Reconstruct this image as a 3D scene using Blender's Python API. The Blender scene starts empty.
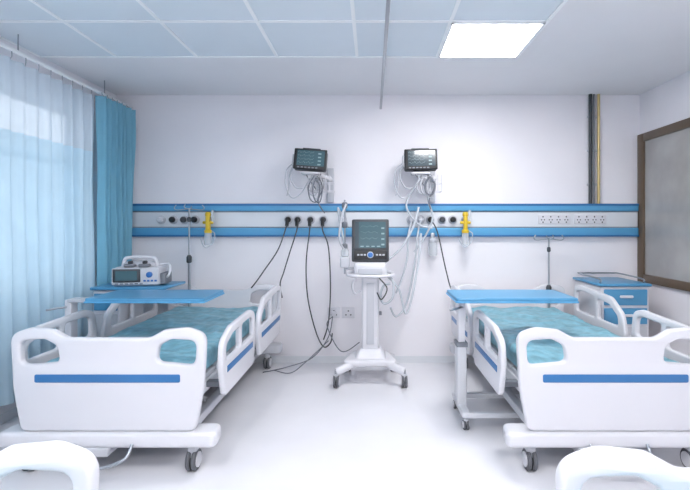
import bpy, bmesh, math, random
from mathutils import Vector, Matrix, noise
random.seed(7)
scene = bpy.context.scene
try:
    scene.view_settings.view_transform = 'Standard'
except Exception:
    pass
COL = scene.collection

# ------------------------------------------------------------------ materials
def mat(name, color, rough=0.5, metal=0.0, var=0.03, bump=0.0, bscale=40, emit=None, estr=0.0, coat=0.0, spec=0.5, alpha=1.0, trans=0.0, nscale=3.0):
    m = bpy.data.materials.new(name); m.use_nodes = True
    nt = m.node_tree; b = nt.nodes['Principled BSDF']
    c = [((x/255.0)/12.92 if x/255.0 <= 0.04045 else ((x/255.0+0.055)/1.055)**2.4) for x in color]
    tc = nt.nodes.new('ShaderNodeTexCoord')
    nz = nt.nodes.new('ShaderNodeTexNoise'); nz.inputs['Scale'].default_value = nscale; nz.inputs['Detail'].default_value = 3
    nt.links.new(tc.outputs['Object'], nz.inputs['Vector'])
    rp = nt.nodes.new('ShaderNodeValToRGB')
    rp.color_ramp.elements[0].position = 0.3; rp.color_ramp.elements[1].position = 0.7
    rp.color_ramp.elements[0].color = [max(0, x*(1-var)) for x in c]+[1]
    rp.color_ramp.elements[1].color = [min(1, x*(1+var)) for x in c]+[1]
    nt.links.new(nz.outputs['Fac'], rp.inputs['Fac'])
    nt.links.new(rp.outputs['Color'], b.inputs['Base Color'])
    b.inputs['Roughness'].default_value = rough
    b.inputs['Metallic'].default_value = metal
    b.inputs['Coat Weight'].default_value = coat
    b.inputs['Specular IOR Level'].default_value = spec
    b.inputs['Alpha'].default_value = alpha
    b.inputs['Transmission Weight'].default_value = trans
    if emit:
        e = [((x/255.0)/12.92 if x/255.0 <= 0.04045 else ((x/255.0+0.055)/1.055)**2.4) for x in emit]
        b.inputs['Emission Color'].default_value = e+[1]
        b.inputs['Emission Strength'].default_value = estr
    if bump > 0:
        n2 = nt.nodes.new('ShaderNodeTexNoise'); n2.inputs['Scale'].default_value = bscale; n2.inputs['Detail'].default_value = 4
        nt.links.new(tc.outputs['Object'], n2.inputs['Vector'])
        bp = nt.nodes.new('ShaderNodeBump'); bp.inputs['Strength'].default_value = bump; bp.inputs['Distance'].default_value = 0.01
        nt.links.new(n2.outputs['Fac'], bp.inputs['Height']); nt.links.new(bp.outputs['Normal'], b.inputs['Normal'])
    return m

def cloth(name, color, transp, transl, weave=False):
    m = bpy.data.materials.new(name); m.use_nodes = True
    nt = m.node_tree; nt.nodes.clear()
    c = [((x/255.0+0.055)/1.055)**2.4 for x in color]+[1]
    out = nt.nodes.new('ShaderNodeOutputMaterial')
    d = nt.nodes.new('ShaderNodeBsdfDiffuse'); t = nt.nodes.new('ShaderNodeBsdfTranslucent'); tr = nt.nodes.new('ShaderNodeBsdfTransparent')
    tc = nt.nodes.new('ShaderNodeTexCoord'); nz = nt.nodes.new('ShaderNodeTexNoise'); nz.inputs['Scale'].default_value = 6
    nt.links.new(tc.outputs['Object'], nz.inputs['Vector'])
    rp = nt.nodes.new('ShaderNodeValToRGB')
    rp.color_ramp.elements[0].color = [x*0.93 for x in c[:3]]+[1]; rp.color_ramp.elements[1].color = [min(1, x*1.06) for x in c[:3]]+[1]
    nt.links.new(nz.outputs['Fac'], rp.inputs['Fac'])
    nt.links.new(rp.outputs['Color'], d.inputs['Color']); nt.links.new(rp.outputs['Color'], t.inputs['Color'])
    m1 = nt.nodes.new('ShaderNodeMixShader'); m1.inputs[0].default_value = transl
    nt.links.new(d.outputs[0], m1.inputs[1]); nt.links.new(t.outputs[0], m1.inputs[2])
    m2 = nt.nodes.new('ShaderNodeMixShader'); m2.inputs[0].default_value = transp
    nt.links.new(m1.outputs[0], m2.inputs[1]); nt.links.new(tr.outputs[0], m2.inputs[2])
    nt.links.new(m2.outputs[0], out.inputs['Surface'])
    return m

M = {}
M['wall'] = mat('wall_paint', (237,235,240), 0.55, var=0.012, bump=0.05, bscale=60)
M['ceil'] = mat('ceiling_paint', (235,234,237), 0.7, var=0.01)
M['floor'] = mat('floor_vinyl', (228,228,234), 0.15, var=0.02, spec=0.6)
M['tile'] = mat('ceiling_tile', (222,230,237), 0.6, var=0.012)
M['tbar'] = mat('ceiling_tbar', (246,248,250), 0.5)
M['plastic'] = mat('white_plastic', (217,217,223), 0.3, var=0.01, coat=0.25)
M['plastic2'] = mat('offwhite_plastic', (194,196,203), 0.4, var=0.02)
M['enamel'] = mat('enamel_white', (208,210,216), 0.35, var=0.015)
M['blue'] = mat('blue_laminate', (78,146,188), 0.32, var=0.03)
M['stripe'] = mat('blue_stripe', (54,114,170), 0.4, var=0.02)
M['railblue'] = mat('rail_blue', (90,162,206), 0.35, var=0.02)
M['railblue2'] = mat('rail_blue_dark', (50,112,168), 0.35, var=0.02)
M['panel'] = mat('rail_panel', (222,225,230), 0.35, var=0.01)
M['steel'] = mat('steel', (170,174,180), 0.28, metal=0.9, var=0.03)
M['grey'] = mat('grey_plastic', (120,124,132), 0.45)
M['dgrey'] = mat('dark_grey', (62,65,70), 0.45)
M['black'] = mat('black_plastic', (30,31,34), 0.4)
M['rubber'] = mat('rubber', (92,94,100), 0.6)
M['teal'] = mat('mattress_teal', (124,174,190), 0.42, var=0.22, bump=0.6, bscale=16, nscale=14)
M['screen'] = mat('screen_teal', (62,90,98), 0.15, emit=(92,130,138), estr=0.10, coat=0.5)
M['screen2'] = mat('screen_grey', (60,74,82), 0.15, emit=(84,104,112), estr=0.06, coat=0.5)
M['lite'] = mat('screen_lines', (130,158,162), 0.4, emit=(140,172,175), estr=0.08)
M['yellow'] = mat('yellow_plastic', (214,182,50), 0.4)
M['brass'] = mat('brass_pipe', (206,184,128), 0.35, metal=0.4)
M['brown'] = mat('brown_frame', (98,82,66), 0.4, var=0.05)
M['frost'] = mat('frosted_pane', (164,162,161), 0.14, var=0.12, spec=0.8)
M['tube'] = mat('clear_tube', (210,216,224), 0.25, var=0.02, alpha=0.75)
M['glassj'] = mat('clear_jar', (220,226,232), 0.1, alpha=0.45)
M['cable'] = mat('grey_cable', (110,114,124), 0.5)
M['bluek'] = mat('blue_knob', (50,110,180), 0.3)
M['curt'] = cloth('curtain_fabric', (200,225,239), 0.04, 0.42)
M['curtmesh'] = cloth('curtain_mesh', (218,230,240), 0.16, 0.42)
M['curtdark'] = cloth('curtain_bunch_fabric', (146,204,226), 0.0, 0.3)
M['glow'] = mat('light_diffuser', (255,255,255), 0.5, emit=(255,253,252), estr=35.0)
g = bpy.data.materials.new('window_glass'); g.use_nodes = True; nt = g.node_tree; nt.nodes.clear()
o = nt.nodes.new('ShaderNodeOutputMaterial'); a = nt.nodes.new('ShaderNodeBsdfTransparent'); a.inputs[0].default_value = (.94,.97,1,1)
b_ = nt.nodes.new('ShaderNodeBsdfGlossy'); b_.inputs['Roughness'].default_value = .05
mx = nt.nodes.new('ShaderNodeMixShader'); mx.inputs[0].default_value = .07
nt.links.new(a.outputs[0], mx.inputs[1]); nt.links.new(b_.outputs[0], mx.inputs[2]); nt.links.new(mx.outputs[0], o.inputs[0])
M['glass'] = g

# ------------------------------------------------------------------ helpers
def empty(name, loc=(0,0,0), rz=0, parent=None, rot=None):
    e = bpy.data.objects.new(name, None); COL.objects.link(e); e.empty_display_size = 0.1
    e.location = loc; e.rotation_euler = rot if rot else (0,0,rz)
    if parent: e.parent = parent
    return e

def finish(name, me, m, parent, smooth=35):
    if m is not None: me.materials.append(M[m])
    if smooth:
        for p in me.polygons: p.use_smooth = True
        try: me.set_sharp_from_angle(angle=math.radians(smooth))
        except Exception: pass
    ob = bpy.data.objects.new(name, me); COL.objects.link(ob)
    if parent: ob.parent = parent
    return ob

def box(name, x0, x1, y0, y1, z0, z1, m, parent=None, bev=0.0, seg=3, taper=None):
    bm = bmesh.new(); bmesh.ops.create_cube(bm, size=1)
    cx, cy, cz = (x0+x1)/2, (y0+y1)/2, (z0+z1)/2
    for v in bm.verts:
        sx, sy = (taper if (taper and v.co.z > 0) else (1,1))
        v.co = Vector((cx+v.co.x*(x1-x0)*sx, cy+v.co.y*(y1-y0)*sy, cz+v.co.z*(z1-z0)))
    if bev > 0:
        bev = min(bev, 0.49*min(x1-x0, y1-y0, z1-z0))
        bmesh.ops.bevel(bm, geom=bm.edges[:], offset=bev, segments=seg, profile=0.5, affect='EDGES')
    me = bpy.data.meshes.new(name); bm.to_mesh(me); bm.free()
    return finish(name, me, m, parent, 35 if bev > 0 else 0)

def boxes(name, lst, m, parent=None, bev=0.0):
    bm = bmesh.new()
    for (x0,x1,y0,y1,z0,z1) in lst:
        r = bmesh.ops.create_cube(bm, size=1)
        for v in r['verts']:
            v.co = Vector(((x0+x1)/2+v.co.x*(x1-x0), (y0+y1)/2+v.co.y*(y1-y0), (z0+z1)/2+v.co.z*(z1-z0)))
    if bev > 0: bmesh.ops.bevel(bm, geom=bm.edges[:], offset=bev, segments=2, profile=0.5, affect='EDGES')
    me = bpy.data.meshes.new(name); bm.to_mesh(me); bm.free()
    return finish(name, me, m, parent, 35 if bev > 0 else 0)

def sweep(bm, pts, r, seg=10, cap=True, closed=False):
    pts = [Vector(p) for p in pts]; n = len(pts)
    rings = []; nrm = None
    for i in range(n):
        if closed: t = pts[(i+1) % n]-pts[i-1]
        else: t = pts[min(i+1, n-1)]-pts[max(i-1, 0)]
        if t.length < 1e-9: t = Vector((0,0,1))
        t.normalize()
        if nrm is None:
            nrm = t.orthogonal().normalized()
        else:
            nrm = nrm - t*nrm.dot(t)
            nrm = nrm.normalized() if nrm.length > 1e-6 else t.orthogonal().normalized()
        bn = t.cross(nrm)
        rr = r[i] if isinstance(r, (list,tuple)) else r
        rings.append([bm.verts.new(pts[i]+nrm*math.cos(2*math.pi*k/seg)*rr+bn*math.sin(2*math.pi*k/seg)*rr) for k in range(seg)])
    for i in range(n if closed else n-1):
        a, b = rings[i], rings[(i+1) % n]
        for k in range(seg):
            try: bm.faces.new((a[k], a[(k+1)%seg], b[(k+1)%seg], b[k]))
            except ValueError: pass
    if cap and not closed:
        bm.faces.new(rings[0][::-1]); bm.faces.new(rings[-1])

def cr(pts, sub=8, closed=False):
    P = [Vector(p) for p in pts]; out = []; n = len(P)
    for i in range(n if closed else n-1):
        if closed: p0,p1,p2,p3 = P[i-1],P[i],P[(i+1)%n],P[(i+2)%n]
        else: p0,p1,p2,p3 = P[max(i-1,0)],P[i],P[i+1],P[min(i+2,n-1)]
        for k in range(sub):
            t = k/sub
            out.append(0.5*((2*p1)+(-p0+p2)*t+(2*p0-5*p1+4*p2-p3)*t*t+(-p0+3*p1-3*p2+p3)*t**3))
    if not closed: out.append(P[-1])
    return out

def tube(name, pts, r, m, parent=None, smooth=True, seg=10, sub=8, closed=False):
    bm = bmesh.new(); sweep(bm, cr(pts, sub, closed) if smooth else pts, r, seg, closed=closed)
    bmesh.ops.recalc_face_normals(bm, faces=bm.faces[:])
    me = bpy.data.meshes.new(name); bm.to_mesh(me); bm.free()
    return finish(name, me, m, parent, 50)

def tubes(name, lst, r, m, parent=None, smooth=True, seg=8):
    bm = bmesh.new()
    for pts in lst: sweep(bm, cr(pts, 8) if smooth else pts, r, seg)
    bmesh.ops.recalc_face_normals(bm, faces=bm.faces[:])
    me = bpy.data.meshes.new(name); bm.to_mesh(me); bm.free()
    return finish(name, me, m, parent, 50)

def lathe(name, prof, loc, axis, m, parent=None, seg=24):
    """prof: list of (r, h) along axis"""
    bm = bmesh.new(); rings = []
    ax = {'X': lambda r,h,c,s: Vector((h, r*c, r*s)), 'Y': lambda r,h,c,s: Vector((r*s, h, r*c)), 'Z': lambda r,h,c,s: Vector((r*c, r*s, h))}[axis]
    for (r,h) in prof:
        rings.append([bm.verts.new(Vector(loc)+ax(max(r,1e-4),h,math.cos(2*math.pi*k/seg),math.sin(2*math.pi*k/seg))) for k in range(seg)])
    for i in range(len(rings)-1):
        for k in range(seg):
            bm.faces.new((rings[i][k], rings[i][(k+1)%seg], rings[i+1][(k+1)%seg], rings[i+1][k]))
    bm.faces.new(rings[0][::-1]); bm.faces.new(rings[-1])
    bmesh.ops.recalc_face_normals(bm, faces=bm.faces[:])
    me = bpy.data.meshes.new(name); bm.to_mesh(me); bm.free()
    return finish(name, me, m, parent, 40)

def rpoly(pts, n=6):
    """pts: (x,y,radius) -> rounded polygon"""
    out = []; L = len(pts)
    for i in range(L):
        p = Vector(pts[i][:2]); a = Vector(pts[i-1][:2]); b = Vector(pts[(i+1)%L][:2]); r = pts[i][2]
        if r <= 0: out.append(p); continue
        u = (a-p).normalized(); w = (b-p).normalized()
        ang = math.acos(max(-1, min(1, u.dot(w))))
        d = min(r/math.tan(ang/2), (a-p).length*0.49, (b-p).length*0.49)
        s, e = p+u*d, p+w*d
        for k in range(n+1):
            t = k/n
            out.append(s*(1-t)**2+p*2*t*(1-t)+e*t*t)
    return out

def board(name, outer, holes, thick, bev, plane, off, m, parent=None):
    """flat plate with bevelled edges. plane 'XZ','YZ','XY'; off = centre offset on normal axis"""
    cu = bpy.data.curves.new(name+'_c', 'CURVE'); cu.dimensions = '2D'; cu.fill_mode = 'BOTH'
    for poly in [outer]+holes:
        sp = cu.splines.new('POLY'); sp.points.add(len(poly)-1)
        for i, p in enumerate(poly): sp.points[i].co = (p[0], p[1], 0, 1)
        sp.use_cyclic_u = True
    cu.extrude = thick/2-bev; cu.bevel_depth = bev; cu.bevel_resolution = 2; cu.offset = -bev
    ob = bpy.data.objects.new('tmp', cu); COL.objects.link(ob)
    dg = bpy.context.evaluated_depsgraph_get(); dg.update()
    me = bpy.data.meshes.new_from_object(ob.evaluated_get(dg))
    bpy.data.objects.remove(ob); bpy.data.curves.remove(cu)
    me.name = name; me.materials.clear()
    for v in me.vertices:
        x, y, z = v.co
        if plane == 'XZ': v.co = (x, off-z, y)
        elif plane == 'YZ': v.co = (off+z, x, y)
        else: v.co = (x, y, off+z)
    bm = bmesh.new(); bm.from_mesh(me); bmesh.ops.remove_doubles(bm, verts=bm.verts, dist=1e-5)
    bmesh.ops.recalc_face_normals(bm, faces=bm.faces[:]); bm.to_mesh(me); bm.free()
    for p in me.polygons: p.material_index = 0
    return finish(name, me, m, parent, 40)

def caster(parent, x, y, r=0.055, top=0.16, w=0.03, name='caster'):
    for s in (-1, 1):
        lathe(name+'_wheel', [(r*0.35,-w/4),(r*0.9,-w/2.4),(r,-w/5),(r,w/5),(r*0.9,w/2.4),(r*0.35,w/4)], (x+s*w*0.55, y, r), 'X', 'rubber', parent, 20)
        lathe(name+'_cap', [(r*0.68,-0.003),(r*0.68,0.003)], (x+s*(w*1.02), y, r), 'X', 'plastic', parent, 20)
    box(name+'_fork', x-w*0.9, x+w*0.9, y-r*0.45, y+r*0.55, r*1.25, max(top-0.01, r*1.9), 'plastic2', parent, 0.012)
    lathe(name+'_stem', [(0.014,0),(0.014,top+0.02-r)], (x, y, r), 'Z', 'steel', parent, 12)

# ------------------------------------------------------------------ room shell
XL, XR, YF, YB, H = -2.66, 2.783, -2.3, 4.78, 2.78
box('floor', XL-0.2, XR+0.2, YF-0.2, YB+0.2, -0.1, 0, 'floor')
box('ceiling', XL-0.2, XR+0.2, YF-0.2, YB+0.2, H, H+0.1, 'ceil')
box('wall_back', XL-0.2, XR+0.2, YB, YB+0.15, 0, H, 'wall')
box('wall_front', XL-0.2, XR+0.2, YF-0.15, YF, 0, H, 'wall')
box('wall_right', XR, XR+0.15, YF, YB, 0, H, 'wall')
wy0, wy1, wz0, wz1 = 1.3, 4.2, 0.85, 2.45
boxes('wall_left', [(XL-0.15,XL,YF,wy0,0,H),(XL-0.15,XL,wy1,YB,0,H),(XL-0.15,XL,wy0,wy1,0,wz0),(XL-0.15,XL,wy0,wy1,wz1,H)], 'wall')
box('baseboard_back', XL, XR, YB-0.008, YB, 0, 0.07, 'panel')
box('baseboard_right', XR-0.008, XR, YF, YB-0.01, 0, 0.07, 'panel')
box('baseboard_left', XL, XL+0.008, YF, YB-0.01, 0, 0.07, 'panel')

w2 = empty('window_2', (0,0,0))
fr = []
for yy in (wy0, (wy0*2+wy1)/3, (wy0+2*wy1)/3, wy1-0.05): fr.append((XL-0.10, XL-0.04, yy, yy+0.05, wz0, wz1))
for zz in (wz0, wz1-0.05, 1.95): fr.append((XL-0.10, XL-0.04, wy0, wy1, zz, zz+0.05))
boxes('window_frame', fr, 'grey', w2)
box('window_pane', XL-0.075, XL-0.07, wy0, wy1, wz0, wz1, 'glass', w2)

w1 = empty('window_1')
y0, y1, z0, z1 = 2.9, 4.765, 0.85, 2.36
ft = 0.10
boxes('window_frame', [(XR-0.035,XR,y1-ft,y1,z0,z1),(XR-0.035,XR,y0,y0+ft,z0,z1),(XR-0.035,XR,y0+ft,y1-ft,z0,z0+0.08),(XR-0.035,XR,y0+ft,y1-ft,z1-0.08,z1),(XR-0.03,XR,3.74,3.80,z0+0.08,z1-0.08)], 'brown', w1, 0.004)
box('window_pane', XR-0.014, XR-0.002, y0+0.05, y1-0.05, z0+0.05, z1-0.05, 'frost', w1)

# ceiling tiles
T = 0.64; gx1 = 1.16; gy1 = 3.68
cg = empty('ceiling_tile_grid')
xs = [gx1-0.64*i for i in range(6)]; xs = [x for x in xs if x > XL]; xs.append(XL+0.005)
ys = [gy1-T*i for i in range(10)]; ys = [y for y in ys if y > YF]; ys.append(YF+0.005)
lights = {(0,0), (0,4), (3,4), (0,7), (3,7)}  # first panel is in view; the rest are unseen, added for brighter, even light
tl = []; lt = []
for i in range(len(xs)-1):
    for j in range(len(ys)-1):
        r_ = (xs[i+1]+0.008, xs[i]-0.008, ys[j+1]+0.008, ys[j]-0.008, H-0.006, H+0.002)
        if (i,j) in lights: lt.append(r_)
        else: tl.append(r_)
boxes('tiles', tl, 'tile', cg)
tb = [(x-0.012, x+0.012, YF, gy1+0.012, H-0.012, H+0.001) for x in xs]+[(xs[-1], gx1+0.012, y-0.012, y+0.012, H-0.0125, H+0.001) for y in ys]
boxes('tbars', tb, 'tbar', cg)
for r_ in lt:
    e = empty('ceiling_light_panel', ((r_[0]+r_[1])/2, (r_[2]+r_[3])/2, H))
    hx = (r_[1]-r_[0])/2; hy = (r_[3]-r_[2])/2
    boxes('frame', [(-hx,hx,-hy,-hy+0.015,-0.018,0),(-hx,hx,hy-0.015,hy,-0.018,0),(-hx,-hx+0.015,-hy,hy,-0.018,0),(hx-0.015,hx,-hy,hy,-0.018,0)], 'tbar', e)
    box('diffuser', -hx+0.015, hx-0.015, -hy+0.015, hy-0.015, -0.014, -0.002, 'glow', e)

# ------------------------------------------------------------------ curtain tracks and curtains
def track(x, yend):
    t = empty('curtain_track', (x, 0, 2.645))
    box('rail', -0.012, 0.012, YF+0.02, yend, -0.012, 0.012, 'steel' if x > 0 else 'tbar', t, 0.004)
    for k in range(7):
        yy = YF+0.3+k*1.05
        tube('hanger', [(0,yy,0.01),(0,yy,H-2.645)], 0.005, 'steel', t, False, 8)
track(0.09, YB); track(-2.50, YB)
def curtain(name, yA, yB, z_top, z_mid, x0, amp, wl, m1, m2, seed=0):
    e = empty(name, (x0, 0, 0))
    n = int((yB-yA)/0.008)
    def f(y, z):
        k = 0.75+0.25*(1-(z/2.6))
        ph = 2*math.pi*(y+0.03*noise.noise(Vector((y*2,z*0.6,seed))))/wl
        a = amp*(0.7+0.5*noise.noise(Vector((y*1.7,seed,z*0.5))))
        return a*k*(math.sin(ph)+0.25*math.sin(2.3*ph+z*0.6))+0.015*noise.noise(Vector((y*3,z*1.5,seed+4)))
    def grid(nm, zs, m):
        bm = bmesh.new(); rows = []
        for z in zs: rows.append([bm.verts.new((f(yA+(yB-yA)*i/n, z), yA+(yB-yA)*i/n, z)) for i in range(n+1)])
        for a in range(len(zs)-1):
            for i in range(n): bm.faces.new((rows[a][i], rows[a][i+1], rows[a+1][i+1], rows[a+1][i]))
        me = bpy.data.meshes.new(nm); bm.to_mesh(me); bm.free(); finish(nm, me, m, e, 180)
    grid('fabric', [0.2+(z_mid-0.2)*k/14 for k in range(15)], m1)
    grid('mesh_band', [z_mid+(z_top-z_mid)*k/4 for k in range(5)], m2)
    hk = []; y = yA+wl/4
    while y < yB:
        hk.append([(f(y,z_top), y, z_top-0.01), (0, y, z_top+0.02), (0, y, 2.635)]); y += wl
    tubes('hooks', hk, 0.003, 'steel', e, False, 6)
curtain('hospital_curtain', 1.6, 4.15, 2.58, 2.08, -2.5, 0.040, 0.13, 'curt', 'curtmesh', 1)
curtain('hospital_curtain', 4.16, 4.69, 2.60, 2.2, -2.455, 0.066, 0.085, 'curtdark', 'curtdark', 5)

# ------------------------------------------------------------------ medical wall rail
wr = empty('medical_gas_rail', (0, YB, 0))
RX0, RX1 = -2.47, 2.742
box('back_panel', RX0, RX1, -0.035, 0, 1.316, 1.648, 'panel', wr, 0.004)
box('band_upper', RX0, RX1, -0.055, -0.03, 1.572, 1.642, 'railblue', wr, 0.01)
box('band_lower', RX0, RX1, -0.055, -0.03, 1.322, 1.402, 'railblue', wr, 0.01)
box('band_upper_edge', RX0, RX1, -0.06, -0.03, 1.628, 1.650, 'railblue2', wr, 0.003)
box('band_lower_edge', RX0, RX1, -0.06, -0.03, 1.310, 1.330, 'railblue2', wr, 0.003)
box('groove', RX0, RX1, -0.038, -0.03, 1.404, 1.412, 'grey', wr)
box('groove', RX0, RX1, -0.038, -0.03, 1.562, 1.570, 'grey', wr)
def gas(x, m='black'):
    lathe('gas_outlet', [(0.045,0),(0.045,-0.012),(0.036,-0.02),(0.036,-0.03)], (x,-0.034,1.485), 'Y', 'plastic2', wr, 20)
    lathe('gas_knob', [(0.030,0),(0.030,-0.03),(0.022,-0.04),(0.008,-0.042)], (x,-0.06,1.485), 'Y', m, wr, 16)
for x, m in ((-2.17,'plastic'),(-2.045,'black'),(-1.93,'dgrey'),(-1.82,'black'),(0.60,'black'),(0.72,'dgrey'),(0.83,'black'),(0.50,'plastic'),(0.40,'plastic2'),(-0.86,'black'),(-0.76,'black'),(-0.63,'black'),(-0.50,'dgrey'),(-0.30,'plastic')):
    gas(x, m)
for cx in (1.88, 2.25):
    box('socket_plate', cx-0.165, cx+0.165, -0.045, -0.03, 1.44, 1.535, 'plastic', wr, 0.006)
    hl = []
    for k in range(4):
        sx = cx-0.12+k*0.08
        hl += [(sx-0.006,sx+0.006,-0.047,-0.04,1.508,1.522),(sx-0.02,sx-0.009,-0.047,-0.04,1.478,1.49),(sx+0.009,sx+0.02,-0.047,-0.04,1.478,1.49),(sx-0.006,sx+0.006,-0.047,-0.04,1.452,1.466)]
    boxes('socket_holes', hl, 'dgrey', wr)

ws = empty('electrical_socket', (-0.32, YB, 0.52))
boxes('plates', [(-0.14,-0.01,-0.014,0,-0.055,0.055),(0.01,0.14,-0.014,0,-0.055,0.055)], 'plastic', ws, 0.004)
boxes('holes', [(x-0.007,x+0.007,-0.0155,-0.012,z-0.007,z+0.007) for x,z in ((-0.1,-0.02),(-0.05,-0.02),(-0.075,0.02),(0.05,-0.02),(0.1,-0.02),(0.075,0.02))], 'dgrey', ws)
box('plug', -0.10, -0.05, -0.05, -0.014, -0.03, 0.02, 'plastic', ws, 0.008)

def regulator(x):
    e = empty('flow_regulator', (x, YB-0.06, 1.47))
    lathe('connector', [(0.026,0),(0.026,-0.05),(0.018,-0.07)], (0,0,0.02), 'Y', 'steel', e, 16)
    box('valve_body', -0.020, 0.020, -0.12, -0.06, -0.09, 0.05, 'yellow', e, 0.012)
    lathe('knob', [(0.022,0),(0.030,0.01),(0.028,0.035),(0.018,0.045)], (0,-0.09,0.045), 'Z', 'yellow', e, 16)
    box('cross_arm', -0.055, 0.055, -0.105, -0.075, -0.03, 0.0, 'yellow', e, 0.012)
    lathe('flow_tube', [(0.012,0),(0.014,0.12)], (0.045,-0.09,-0.01), 'Z', 'glassj', e, 14)
    lathe('collar', [(0.036,0),(0.038,0.025),(0.028,0.035)], (0,-0.09,-0.12), 'Z', 'yellow', e, 18)
    lathe('bottle', [(0.03,0),(0.036,0.01),(0.036,0.12),(0.03,0.13)], (0,-0.09,-0.245), 'Z', 'glassj', e, 18)
    tube('hose', [(0.03,-0.09,-0.1),(0.07,-0.1,-0.13),(0.05,-0.1,-0.22),(-0.02,-0.13,-0.26),(-0.07,-0.1,-0.18)], 0.005, 'tube', e)
regulator(-1.65); regulator(0.94)
def suction(x):
    e = empty('suction_jar', (x, YB-0.06, 1.12))
    lathe('jar', [(0.035,0),(0.042,0.01),(0.042,0.13),(0.038,0.14)], (0,-0.06,0), 'Z', 'glassj', e, 20)
    lathe('lid', [(0.044,0),(0.046,0.02),(0.026,0.04)], (0,-0.06,0.14), 'Z', 'plastic2', e, 20)
    box('bracket', -0.02, 0.02, -0.03, 0.0, 0.14, 0.23, 'steel', e, 0.004)
suction(0.62)

# pipes
pp = empty('gas_pipe_riser', (0, YB-0.03, 0))
tube('dark_pipe', [(2.255,0,1.65),(2.255,0,H)], 0.018, 'dgrey', pp, False, 12)
tube('dark_pipe', [(2.292,0,1.65),(2.292,0,H)], 0.010, 'grey', pp, False, 12)
tube('brass_pipe', [(2.34,0,1.65),(2.34,0,H)], 0.014, 'brass', pp, False, 12)
for z in (1.85, 2.2, 2.55): box('clamp', 2.23, 2.36, 0.0, 0.03, z-0.010, z+0.010, 'plastic2', pp, 0.004)

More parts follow.
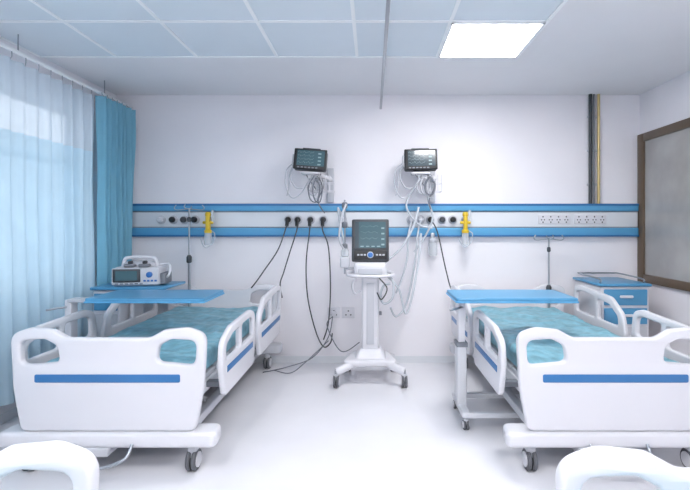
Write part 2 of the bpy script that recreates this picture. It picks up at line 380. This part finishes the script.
# ------------------------------------------------------------------ hospital bed
def bed(cx, y0_, rz=0.0):
    e = empty('hospital_bed', (cx, y0_, 0), rz)
    W = 0.56
    def endboard(nm, y, dz, front):
        o = rpoly([(-0.50,0.245,0.05),(0.50,0.245,0.05),(0.545,0.50,0.3),(W,0.80,0.09),(0.45,0.838,0.12),(0.32,0.825,0.06),(0.235,0.778,0.08),
                   (-0.235,0.778,0.08),(-0.32,0.825,0.06),(-0.45,0.838,0.12),(-W,0.80,0.09),(-0.545,0.50,0.3)], 8)
        o = [Vector((p.x, p.y+dz)) for p in o]
        hs = []
        for s in (-1, 1):
            h = rpoly([(s*0.275,0.64,0.035),(s*0.497,0.62,0.045),(s*0.507,0.765,0.05),(s*0.36,0.772,0.05),(s*0.29,0.735,0.05)], 6)
            hs.append([Vector((p.x, p.y+dz)) for p in h])
        board(nm, o, hs, 0.05, 0.014, 'XZ', y, 'plastic', e)
        s = -1 if front else 1
        st = rpoly([(-0.415,0.527+dz,0.01),(0.415,0.527+dz,0.01),(0.415,0.573+dz,0.01),(-0.415,0.573+dz,0.01)], 3)
        board(nm+'_stripe', st, [], 0.006, 0.001, 'XZ', y+s*0.0255, 'stripe', e)
    endboard('footboard', 0.03, 0, True)
    endboard('headboard', 2.03, 0.0, False)
    board('foot_bumper', rpoly([(-0.63,-0.02,0.05),(0.63,-0.02,0.05),(0.61,0.14,0.05),(-0.61,0.14,0.05)]), [], 0.085, 0.02, 'XY', 0.202, 'plastic', e)
    board('head_bumper', rpoly([(-0.61,1.9,0.05),(0.61,1.9,0.05),(0.61,2.05,0.05),(-0.61,2.05,0.05)]), [], 0.085, 0.02, 'XY', 0.202, 'plastic2', e)
    for x in (-0.47, 0.47):
        for y in (0.06, 1.96): caster(e, x, y, 0.062, 0.17, 0.030)
    for s in (-1, 1):
        box('base_beam', s*0.40-0.03, s*0.40+0.03, 0.1, 1.95, 0.17, 0.225, 'enamel', e, 0.008)
        box('deck_beam', s*0.44-0.022, s*0.44+0.022, 0.06, 2.0, 0.37, 0.44, 'enamel', e, 0.008)
        tubes('lift_links', [[(s*0.34,0.25,0.2),(s*0.34,0.62,0.39)],[(s*0.34,0.62,0.2),(s*0.34,0.25,0.39)],[(s*0.34,1.35,0.2),(s*0.34,1.72,0.39)],[(s*0.34,1.72,0.2),(s*0.34,1.35,0.39)]], 0.018, 'plastic2', e, False)
    for y in (0.25, 0.62, 1.35, 1.72): box('cross_beam', -0.44, 0.44, y-0.02, y+0.02, 0.36, 0.40, 'enamel', e, 0.006)
    box('motor_housing', -0.12, 0.12, 0.75, 1.25, 0.25, 0.36, 'dgrey', e, 0.02)
    tube('actuator', [(0.0,0.35,0.33),(0.0,0.8,0.31)], 0.03, 'grey', e, False, 12)
    tube('brake_pedal', [(-0.16,-0.03,0.19),(-0.14,-0.09,0.13),(0.0,-0.12,0.10),(0.14,-0.09,0.13),(0.16,-0.03,0.19)], 0.009, 'steel', e)
    box('crank_mount', -0.22, 0.02, -0.03, 0.1, 0.115, 0.165, 'plastic2', e, 0.01)
    for (a, b) in ((0.08,0.50),(0.52,0.82),(0.84,1.12),(1.14,1.97)): box('deck_section', -0.45, 0.45, a, b, 0.44, 0.475, 'plastic2', e, 0.01)
    box('mattress', -0.44, 0.44, 0.09, 1.96, 0.475, 0.595, 'teal', e, 0.035, 4)
    bm = bmesh.new(); rows = []
    nx, ny = 80, 140
    for j in range(ny+1):
        y = 0.085+1.88*j/ny; row = []
        for i in range(nx+1):
            s = -0.54+1.08*i/nx
            n1 = noise.noise(Vector((s*5, y*4, cx)))
            n2 = noise.ridged_multi_fractal(Vector((s*3+y*1.4, y*2.6-s, cx)), 1.0, 2.2, 3, 1.0, 2.0)
            d = 0.010*n1+0.022*(n2-1.1)
            d = max(-0.012, min(0.04, d))
            A = 0.43
            if abs(s) < A: x, z, = s, 0.612+d
            else: x, z = math.copysign(A+0.018*min(1,(abs(s)-A)/0.03)+d*0.5, s), 0.612-(abs(s)-A)+d*0.5
            row.append(bm.verts.new((x, y, z)))
        rows.append(row)
    for j in range(ny):
        for i in range(nx): bm.faces.new((rows[j][i], rows[j][i+1], rows[j+1][i+1], rows[j+1][i]))
    me = bpy.data.meshes.new('sheet'); bm.to_mesh(me); bm.free(); finish('sheet', me, 'teal', e, 180)
    for s in (-1, 1):
        X = s*0.605
        o1 = rpoly([(0.17,0.385,0.05),(0.84,0.385,0.05),(0.90,0.60,0.10),(0.87,0.775,0.08),(0.76,0.805,0.08),(0.30,0.79,0.10),(0.13,0.73,0.10),(0.11,0.58,0.1)], 8)
        h1 = rpoly([(0.19,0.60,0.03),(0.48,0.60,0.03),(0.48,0.745,0.03),(0.32,0.735,0.05),(0.19,0.69,0.04)], 6)
        h2 = rpoly([(0.53,0.60,0.03),(0.83,0.60,0.03),(0.82,0.735,0.05),(0.74,0.752,0.04),(0.53,0.748,0.03)], 6)
        board('side_rail_foot', o1, [h1, h2], 0.036, 0.012, 'YZ', X, 'plastic', e)
        o2 = rpoly([(1.04,0.385,0.05),(1.82,0.385,0.05),(1.90,0.62,0.10),(1.90,0.83,0.08),(1.74,0.862,0.08),(1.20,0.83,0.12),(1.02,0.72,0.12),(0.98,0.56,0.1)], 8)
        h3 = rpoly([(1.08,0.61,0.03),(1.42,0.61,0.03),(1.42,0.785,0.03),(1.22,0.765,0.08),(1.09,0.69,0.05)], 6)
        h4 = rpoly([(1.47,0.61,0.03),(1.84,0.61,0.03),(1.84,0.79,0.05),(1.74,0.808,0.04),(1.47,0.79,0.03)], 6)
        board('side_rail_head', o2, [h3, h4], 0.036, 0.012, 'YZ', X, 'plastic', e)
        for (a, b) in ((0.2,0.80),(1.08,1.80)):
            box('rail_stripe', min(X+s*0.015,X+s*0.021), max(X+s*0.015,X+s*0.021), a, b, 0.522, 0.563, 'stripe', e, 0.002)
            for yy in (a+0.12, b-0.15): box('rail_arm', min(s*0.45,s*0.60), max(s*0.45,s*0.60), yy-0.03, yy+0.03, 0.40, 0.435, 'grey', e, 0.006)
    return e
bed(-1.51, 2.62); bed(1.39, 2.62)
bed(-1.30, 1.27, math.pi); bed(1.045, 1.24, math.pi)

def iv_pole(x, y, top):
    e = empty('iv_pole', (x, y, 0))
    tube('lower_shaft', [(0,0,0.245),(0,0,top-0.5)], 0.013, 'steel', e, False, 12)
    tube('upper_shaft', [(0,0,top-0.52),(0,0,top)], 0.009, 'steel', e, False, 12)
    lathe('clamp', [(0.018,0),(0.026,0.01),(0.026,0.06),(0.014,0.08)], (0,0,top-0.55), 'Z', 'dgrey', e, 16)
    lathe('clamp', [(0.012,0),(0.018,0.01),(0.018,0.04),(0.01,0.05)], (0,0,top-0.14), 'Z', 'dgrey', e, 16)
    tubes('hooks', [[(-0.13,0,top+0.03),(-0.15,0,top),(-0.12,0,top-0.02),(0,0,top-0.01),(0.12,0,top-0.02),(0.15,0,top),(0.13,0,top+0.03)],[(0,-0.10,top+0.03),(0,-0.12,top),(0,0,top-0.01),(0,0.04,top),(0,0.06,top+0.02)]], 0.005, 'steel', e)
iv_pole(-1.83, 4.605, 1.60); iv_pole(1.77, 4.605, 1.30)

# ------------------------------------------------------------------ overbed tables
def overbed(colx, dirx, x0, x1, ya, yb):
    e = empty('overbed_table', (0,0,0))
    board('tabletop', rpoly([(x0,ya,0.03),(x1,ya,0.03),(x1,yb,0.03),(x0,yb,0.03)]), [], 0.03, 0.008, 'XY', 0.905, 'blue', e)
    board('tabletop_rim', rpoly([(x0-0.006,ya-0.006,0.03),(x1+0.006,ya-0.006,0.03),(x1+0.006,yb+0.006,0.03),(x0-0.006,yb+0.006,0.03)]), [], 0.012, 0.004, 'XY', 0.893, 'railblue', e)
    ym = (ya+yb)/2
    xa, xb = sorted((colx, colx+dirx*0.62))
    box('support_arm', xa, xb, ym-0.05, ym+0.05, 0.862, 0.888, 'plastic2', e, 0.006)
    box('column_outer', colx-0.035, colx+0.035, ym-0.055, ym+0.055, 0.09, 0.56, 'enamel', e, 0.01)
    box('column_inner', colx-0.024, colx+0.024, ym-0.04, ym+0.04, 0.5, 0.88, 'plastic', e, 0.006)
    box('column_collar', colx-0.042, colx+0.042, ym-0.062, ym+0.062, 0.54, 0.575, 'grey', e, 0.006)
    tube('height_lever', [(colx,ym-0.05,0.83),(colx-dirx*0.04,ym-0.1,0.83),(colx-dirx*0.10,ym-0.12,0.82)], 0.008, 'steel', e)
    box('base_spine', colx-0.03, colx+0.03, ya+0.02, yb-0.02, 0.085, 0.125, 'enamel', e, 0.01)
    for yy in (ya+0.04, yb-0.04):
        xa, xb = sorted((colx-dirx*0.02, colx+dirx*0.66))
        box('base_leg', xa, xb, yy-0.022, yy+0.022, 0.085, 0.122, 'enamel', e, 0.008)
        for xx in (colx, colx+dirx*0.62): caster(e, xx, yy, 0.034, 0.09, 0.02)
overbed(0.655, 1, 0.585, 1.43, 3.17, 3.62)
overbed(-2.22, 1, -1.99, -1.16, 3.17, 3.62)

# ------------------------------------------------------------------ bedside cabinets
c = empty('bedside_cabinet', (2.30, 4.45, 0))
box('body', -0.22, 0.22, -0.27, 0.27, 0.08, 0.87, 'plastic', c, 0.015)
box('top', -0.235, 0.235, -0.29, 0.29, 0.87, 0.895, 'blue', c, 0.008)
box('drawer_front', -0.195, 0.195, -0.285, -0.27, 0.70, 0.845, 'blue', c, 0.006)
box('drawer_front', -0.195, 0.195, -0.285, -0.27, 0.53, 0.675, 'blue', c, 0.006)
box('door_front', -0.195, 0.195, -0.285, -0.27, 0.12, 0.51, 'plastic2', c, 0.006)
for z in (0.78, 0.61, 0.42): box('handle', -0.06, 0.06, -0.305, -0.285, z-0.012, z+0.012, 'plastic', c, 0.008)
tubes('top_rail', [[(-0.2,-0.2,0.89),(-0.2,-0.2,0.93),(-0.2,0.2,0.94),(-0.15,0.25,0.94),(0.15,0.25,0.94),(0.2,0.2,0.94),(0.2,-0.2,0.93),(0.2,-0.2,0.89)]], 0.008, 'steel', c)
for x in (-0.18,0.18):
    for y in (-0.22,0.22): caster(c, x, y, 0.034, 0.09, 0.02)
c = empty('bedside_cabinet', (-2.28, 4.13, 0))
box('body', -0.10, 0.13, -0.21, 0.21, 0.08, 0.87, 'plastic', c, 0.015)
box('top', -0.11, 0.52, -0.24, 0.22, 0.875, 0.90, 'blue', c, 0.008)
box('drawer_front', -0.085, 0.115, -0.222, -0.21, 0.70, 0.845, 'blue', c, 0.006)
box('door_front', -0.085, 0.115, -0.222, -0.21, 0.12, 0.67, 'plastic2', c, 0.006)
box('handle', -0.03, 0.05, -0.24, -0.222, 0.77, 0.79, 'plastic', c, 0.006)
for x in (-0.06,0.09):
    for y in (-0.17,0.17): caster(c, x, y, 0.034, 0.09, 0.02)

# ------------------------------------------------------------------ defibrillator
d = empty('defibrillator', (-2.05, 4.08, 0.902), 0.12)
box('body', -0.20, 0.20, -0.13, 0.13, 0, 0.165, 'plastic2', d, 0.03, 4, (0.94,0.82))
box('front_panel', -0.19, 0.19, -0.137, -0.11, 0.012, 0.155, 'enamel', d, 0.008)
box('screen_bezel', -0.18, 0.045, -0.143, -0.12, 0.035, 0.148, 'dgrey', d, 0.006)
box('screen', -0.155, 0.02, -0.1455, -0.13, 0.052, 0.132, 'screen', d)
lathe('knob', [(0.026,0),(0.024,-0.018),(0.012,-0.022)], (0.12,-0.136,0.10), 'Y', 'bluek', d, 18)
boxes('buttons', [(0.07+0.03*k,0.09+0.03*k,-0.141,-0.13,0.04,0.055) for k in range(4)], 'bluek', d, 0.002)
boxes('buttons_low', [(-0.16+0.04*k,-0.135+0.04*k,-0.141,-0.13,0.018,0.028) for k in range(6)], 'grey', d, 0.001)
box('handle_block', -0.15, 0.14, -0.06, 0.06, 0.15, 0.205, 'plastic2', d, 0.025, 4, (0.86,0.7))
tube('carry_handle', [(-0.15,0.0,0.15),(-0.13,0.0,0.225),(-0.07,0,0.24),(0.06,0,0.24),(0.12,0,0.225),(0.14,0,0.15)], 0.016, 'plastic', d)
for x in (-0.06, 0.06):
    box('paddle', x-0.045, x+0.045, -0.11, -0.05, 0.16, 0.19, 'grey', d, 0.01)
    box('paddle_grip', x-0.016, x+0.016, -0.10, -0.04, 0.185, 0.215, 'dgrey', d, 0.012)
tube('cable', [(0.2,-0.02,0.06),(0.25,-0.06,0.08),(0.255,-0.02,0.14),(0.22,0.03,0.18),(0.16,0.02,0.17)], 0.010, 'plastic', d)
box('side_pouch', 0.19, 0.235, -0.1, 0.1, 0.01, 0.11, 'grey', d, 0.012)

# ------------------------------------------------------------------ patient monitors
def monitor(x, roll, scr, mx_):
    e = empty('patient_monitor', (x, 4.50, 2.062), rot=(math.radians(-8), math.radians(roll), 0))
    box('housing', -0.158, 0.158, -0.03, 0.07, -0.098, 0.102, 'dgrey', e, 0.018)
    box('bezel', -0.160, 0.160, -0.042, -0.02, -0.102, 0.104, 'black', e, 0.01)
    box('screen', -0.128, 0.138, -0.0445, -0.03, -0.066, 0.086, scr, e)
    ln = []
    for k in range(4):
        z = 0.065-0.034*k
        ln.append([(-0.12+0.012*i, -0.046, z+(0.012 if i % 4 == 1 else -0.006 if i % 4 == 2 else 0)) for i in range(14)])
    tubes('trace', ln, 0.0010, 'lite', e, False, 4)
    boxes('readout', [(0.075,0.105,-0.0462,-0.044,0.052-0.036*k,0.064-0.036*k) for k in range(4)], 'lite', e)
    boxes('keys', [(-0.12+0.035*k,-0.098+0.035*k,-0.0455,-0.04,-0.09,-0.078) for k in range(6)], 'grey', e, 0.001)
    box('side_module', -0.178, -0.158, -0.02, 0.06, -0.07, 0.05, 'plastic2', e, 0.006)
    box('carry_handle', -0.09, 0.09, 0.0, 0.03, 0.10, 0.125, 'dgrey', e, 0.01)
    b = empty('monitor_mount_arm', (mx_, YB, 0))
    box('mount_plate', -0.035, 0.035, -0.03, 0, 1.66, 2.02, 'plastic2', b, 0.008)
    box('arm', -0.022, 0.022, -0.25, -0.02, 1.875, 1.915, 'plastic', b, 0.01)
    dx = x-mx_
    tube('swivel_arm', [(0,-0.23,1.895),(dx*0.5,-0.24,1.91),(dx,-0.25,1.925)], 0.022, 'plastic', b, True, 12)
    box('mount_tray', dx-0.09, dx+0.09, -0.32, -0.19, 1.925, 1.945, 'plastic', b, 0.006)
    tubes('basket', [[(dx-0.02,-0.30,1.84),(0.06,-0.30,1.84),(0.06,-0.16,1.84),(dx-0.02,-0.16,1.84),(dx-0.02,-0.30,1.84)],
                     [(dx-0.02,-0.30,1.76),(0.06,-0.30,1.76),(0.06,-0.16,1.76),(dx-0.02,-0.16,1.76),(dx-0.02,-0.30,1.76)]]+
                    [[(dx-0.02+k*(0.08-dx)/6,-0.30,1.76),(dx-0.02+k*(0.08-dx)/6,-0.30,1.92)] for k in range(7)], 0.004, 'plastic', b, False, 6)
    L = []
    for k in range(7):
        cx_ = dx+0.02+random.random()*0.10; w = 0.03+random.random()*0.04; h = 0.07+random.random()*0.10; yy = -0.31-0.008*k
        L.append([(cx_, yy, 1.90), (cx_-w, yy, 1.86-h*0.4), (cx_-w*0.6, yy, 1.84-h), (cx_+w*0.5, yy, 1.84-h*1.1), (cx_+w, yy, 1.86-h*0.4), (cx_+0.01, yy, 1.89)])
    tubes('coiled_leads', L[:5], 0.006, 'plastic2', b)
    tubes('coiled_leads_grey', L[5:], 0.006, 'cable', b)
    tubes('dark_leads', [[(cx_+0.02, -0.27, 1.93), (cx_+0.05, -0.32, 1.8), (cx_+0.0, -0.31, 1.66), (cx_+0.05, -0.2, 1.55)], [(dx-0.05,-0.25,1.93),(dx+0.02,-0.31,1.83),(dx+0.08,-0.28,1.74)]], 0.006, 'cable', b)
    tubes('hanging_leads', [[(dx-0.17,-0.26,2.04),(dx-0.24,-0.25,1.97),(dx-0.25,-0.25,1.82),(dx-0.19,-0.25,1.70),(dx-0.10,-0.25,1.74),(dx-0.02,-0.27,1.86),(dx+0.05,-0.3,1.90)],
                            [(dx-0.17,-0.26,2.02),(dx-0.21,-0.25,1.93),(dx-0.22,-0.25,1.78),(dx-0.24,-0.24,1.72)],
                            [(dx-0.17,-0.26,2.00),(dx-0.20,-0.27,1.90),(dx-0.15,-0.27,1.80),(dx-0.08,-0.27,1.79)]], 0.006, 'plastic2', b)
monitor(-0.60, 4, 'screen', -0.43)
monitor(0.475, -1, 'screen2', 0.62)

# ------------------------------------------------------------------ ventilator
v = empty('ventilator', (-0.015, 4.25, 0))
for sx, sy in ((-1,-1),(1,-1),(-1,1),(1,1)):
    px, py = sx*0.30, (-0.20 if sy < 0 else 0.25)
    if sy > 0: px = sx*0.22
    tube('base_leg', [(sx*0.03,0.0,0.20),(sx*0.12,py*0.45,0.19),(px*0.85,py*0.9,0.15),(px,py,0.135)], 0.036, 'plastic', v, True, 12)
    caster(v, px, py, 0.056, 0.13, 0.026)
board('base_plate', rpoly([(-0.25,-0.16,0.05),(0.25,-0.16,0.05),(0.17,0.2,0.05),(-0.17,0.2,0.05)]), [], 0.06, 0.02, 'XY', 0.19, 'plastic', v)
box('base_cover', -0.15, 0.15, -0.12, 0.13, 0.2, 0.30, 'plastic', v, 0.03, 4, (0.7,0.7))
box('column', -0.08, 0.08, -0.055, 0.065, 0.25, 0.97, 'plastic', v, 0.02)
box('column_inlay', -0.035, 0.035, -0.060, -0.05, 0.34, 0.90, 'plastic2', v, 0.004)
box('tray_body', -0.15, 0.15, -0.12, 0.14, 0.96, 1.09, 'plastic', v, 0.03, 4)
box('tray_front', -0.11, 0.11, -0.128, -0.11, 0.98, 1.04, 'plastic2', v, 0.008)
tube('push_handle', [(-0.15,0.0,1.0),(-0.20,-0.05,0.99),(-0.19,-0.15,0.98),(-0.08,-0.19,0.975),(0.08,-0.19,0.975),(0.19,-0.15,0.98),(0.20,-0.05,0.99),(0.15,0,1.0)], 0.014, 'plastic', v)
vh = empty('head_unit', (0,-0.02,1.09), parent=v, rot=(math.radians(-6),0,0))
box('shell', -0.165, 0.165, -0.02, 0.12, 0.0, 0.385, 'plastic2', vh, 0.03, 4)
box('fascia', -0.170, 0.170, -0.045, -0.01, 0.0, 0.39, 'dgrey', vh, 0.014)
box('screen', -0.140, 0.140, -0.0475, -0.03, 0.125, 0.365, 'screen', vh, 0.0)
box('screen_sidebar', -0.140, -0.105, -0.0485, -0.04, 0.125, 0.365, 'screen2', vh)
ln = []
for k in range(3):
    z = 0.315-0.055*k
    ln.append([(-0.09+0.01*i, -0.0490, z+0.014*abs(math.sin(i*0.55+k))) for i in range(17)])
tubes('traces', ln, 0.0010, 'lite', vh, False, 4)
boxes('readouts', [(0.10,0.128,-0.0488,-0.045,0.30-0.05*k,0.314-0.05*k) for k in range(4)]+[(-0.09+0.05*k,-0.06+0.05*k,-0.0488,-0.045,0.135,0.145) for k in range(4)], 'lite', vh)
box('control_panel', -0.150, 0.150, -0.049, -0.03, 0.02, 0.105, 'black', vh, 0.006)
lathe('knob_ring', [(0.030,0),(0.030,-0.004)], (0.0,-0.049,0.062), 'Y', 'plastic2', vh, 24)
lathe('control_knob', [(0.024,0),(0.022,-0.02),(0.01,-0.024)], (0.0,-0.05,0.062), 'Y', 'bluek', vh, 24)
boxes('buttons', [(-0.12+0.03*k,-0.10+0.03*k,-0.052,-0.048,0.055,0.07) for k in range(3)]+[(0.05+0.03*k,0.07+0.03*k,-0.052,-0.048,0.055,0.07) for k in range(3)], 'plastic2', vh, 0.001)
tube('humidifier_pole', [(-0.235,-0.03,0.98),(-0.235,-0.03,1.66)], 0.009, 'steel', v, False, 12)
tube('pole_bracket', [(-0.13,0,1.03),(-0.235,-0.03,1.03)], 0.012, 'plastic2', v, False, 12)
for z in (1.20, 1.40, 1.58): lathe('pole_clamp', [(0.018,0),(0.026,0.01),(0.026,0.05),(0.016,0.06)], (-0.235,-0.03,z), 'Z', 'grey', v, 16)
box('humidifier', -0.275, -0.19, -0.09, 0.02, 1.04, 1.14, 'plastic2', v, 0.015)
lathe('water_chamber', [(0.03,0),(0.038,0.01),(0.036,0.06),(0.02,0.075)], (-0.232,-0.04,1.14), 'Z', 'glassj', v, 20)
tubes('breathing_hose', [[(-0.10,-0.12,1.0),(-0.16,-0.16,0.90),(-0.14,-0.15,0.82),(-0.09,-0.13,0.84)],[(-0.235,-0.05,1.2),(-0.28,-0.1,1.3),(-0.26,-0.1,1.5),(-0.22,-0.06,1.62)]], 0.009, 'plastic2', v)
tubes('circuit_hose', [[(0.12,-0.08,1.0),(0.20,-0.12,0.93),(0.20,-0.12,0.78),(0.13,-0.1,0.72),(0.09,-0.08,0.78),(0.12,-0.09,0.88),(0.18,-0.1,0.90)],
                       [(0.1,0.1,1.05),(0.28,0.1,1.20),(0.40,0.1,1.40),(0.46,0.12,1.60)],
                       [(0.1,0.08,1.0),(0.26,0.06,0.84),(0.34,0.06,0.60),(0.44,0.08,1.0),(0.48,0.12,1.35)]], 0.011, 'tube', v)
tube('sensor_cable', [(0.08,-0.1,0.95),(0.15,-0.13,0.86),(0.10,-0.12,0.76),(0.06,-0.1,0.82)], 0.006, 'black', v)
for z in (0.60, 0.75): box('cable_clip', 0.075, 0.105, -0.03, 0.03, z, z+0.03, 'grey', v, 0.006)

# ------------------------------------------------------------------ power cables on wall
cb = empty('power_cables', (0, YB-0.05, 0))
tubes('black_cables', [
    [(-0.86,-0.05,1.48),(-0.87,-0.08,1.40),(-0.95,-0.08,1.18),(-1.08,-0.10,0.98),(-1.16,-0.13,0.86),(-1.21,-0.12,0.80)],
    [(-0.76,-0.05,1.48),(-0.76,-0.08,1.38),(-0.83,-0.09,1.15),(-0.89,-0.10,0.95),(-0.92,-0.12,0.84),(-0.90,-0.12,0.70)],
    [(-0.63,-0.05,1.48),(-0.63,-0.08,1.38),(-0.665,-0.08,1.05),(-0.65,-0.08,0.70),(-0.57,-0.08,0.36),(-0.49,-0.08,0.20),(-0.42,-0.08,0.24),(-0.40,-0.1,0.34)],
    [(-0.50,-0.05,1.48),(-0.50,-0.08,1.38),(-0.44,-0.08,1.2),(-0.42,-0.08,0.80),(-0.44,-0.08,0.45),(-0.49,-0.08,0.27)],
    [(0.60,-0.05,1.48),(0.66,-0.09,1.36),(0.74,-0.09,1.0),(0.80,-0.09,0.78),(0.86,-0.10,0.72)]], 0.0065, 'dgrey', cb)
tubes('plugs', [[(x,-0.06,1.49),(x,-0.085,1.42)] for x in (-0.86,-0.76,-0.63,-0.50)], 0.018, 'black', cb, False, 10)
tubes('floor_cables', [
    [(-0.40,-0.06,0.5),(-0.44,-0.10,0.30),(-0.60,-0.12,0.10),(-0.85,-0.15,0.015),(-1.05,-0.3,0.012)],
    [(-0.44,-0.08,0.26),(-0.65,-0.3,0.10),(-0.78,-0.35,0.02),(-0.95,-0.25,0.015)],
    [(-0.12,-0.30,0.30),(-0.3,-0.25,0.2),(-0.45,-0.12,0.42),(-0.40,-0.05,0.50)]], 0.005, 'cable', cb)
tubes('clear_hoses', [
    [(0.40,-0.05,1.46),(0.36,-0.12,1.30),(0.35,-0.14,1.1),(0.30,-0.14,0.9),(0.24,-0.14,0.75)],
    [(0.50,-0.05,1.48),(0.46,-0.14,1.36),(0.42,-0.14,1.0),(0.34,-0.14,0.64),(0.24,-0.15,0.52),(0.18,-0.2,0.62)],
    [(0.62,-0.2,1.86),(0.55,-0.2,1.70),(0.60,-0.18,1.50),(0.52,-0.14,1.30),(0.42,-0.14,1.16)],
    [(0.42,-0.2,1.80),(0.34,-0.16,1.62),(0.46,-0.16,1.44),(0.60,-0.16,1.40)],
    [(-0.30,-0.05,1.48),(-0.34,-0.14,1.6),(-0.30,-0.16,1.36),(-0.27,-0.2,1.22)]], 0.010, 'tube', cb)

# ------------------------------------------------------------------ world, camera
w = bpy.data.worlds.new('World'); scene.world = w; w.use_nodes = True
nt = w.node_tree; bg = nt.nodes['Background']
bg.inputs['Color'].default_value = (0.95, 0.97, 1.0, 1); bg.inputs['Strength'].default_value = 2.0

cam = bpy.data.cameras.new('Camera'); co = bpy.data.objects.new('Camera', cam); COL.objects.link(co)
co.location = (0, 0, 1.42); co.rotation_euler = (math.radians(90), 0, 0)
cam.sensor_width = 36; cam.lens = 24.0; cam.shift_x = -27/690; cam.shift_y = -19/690
cam.clip_start = 0.05
scene.camera = co
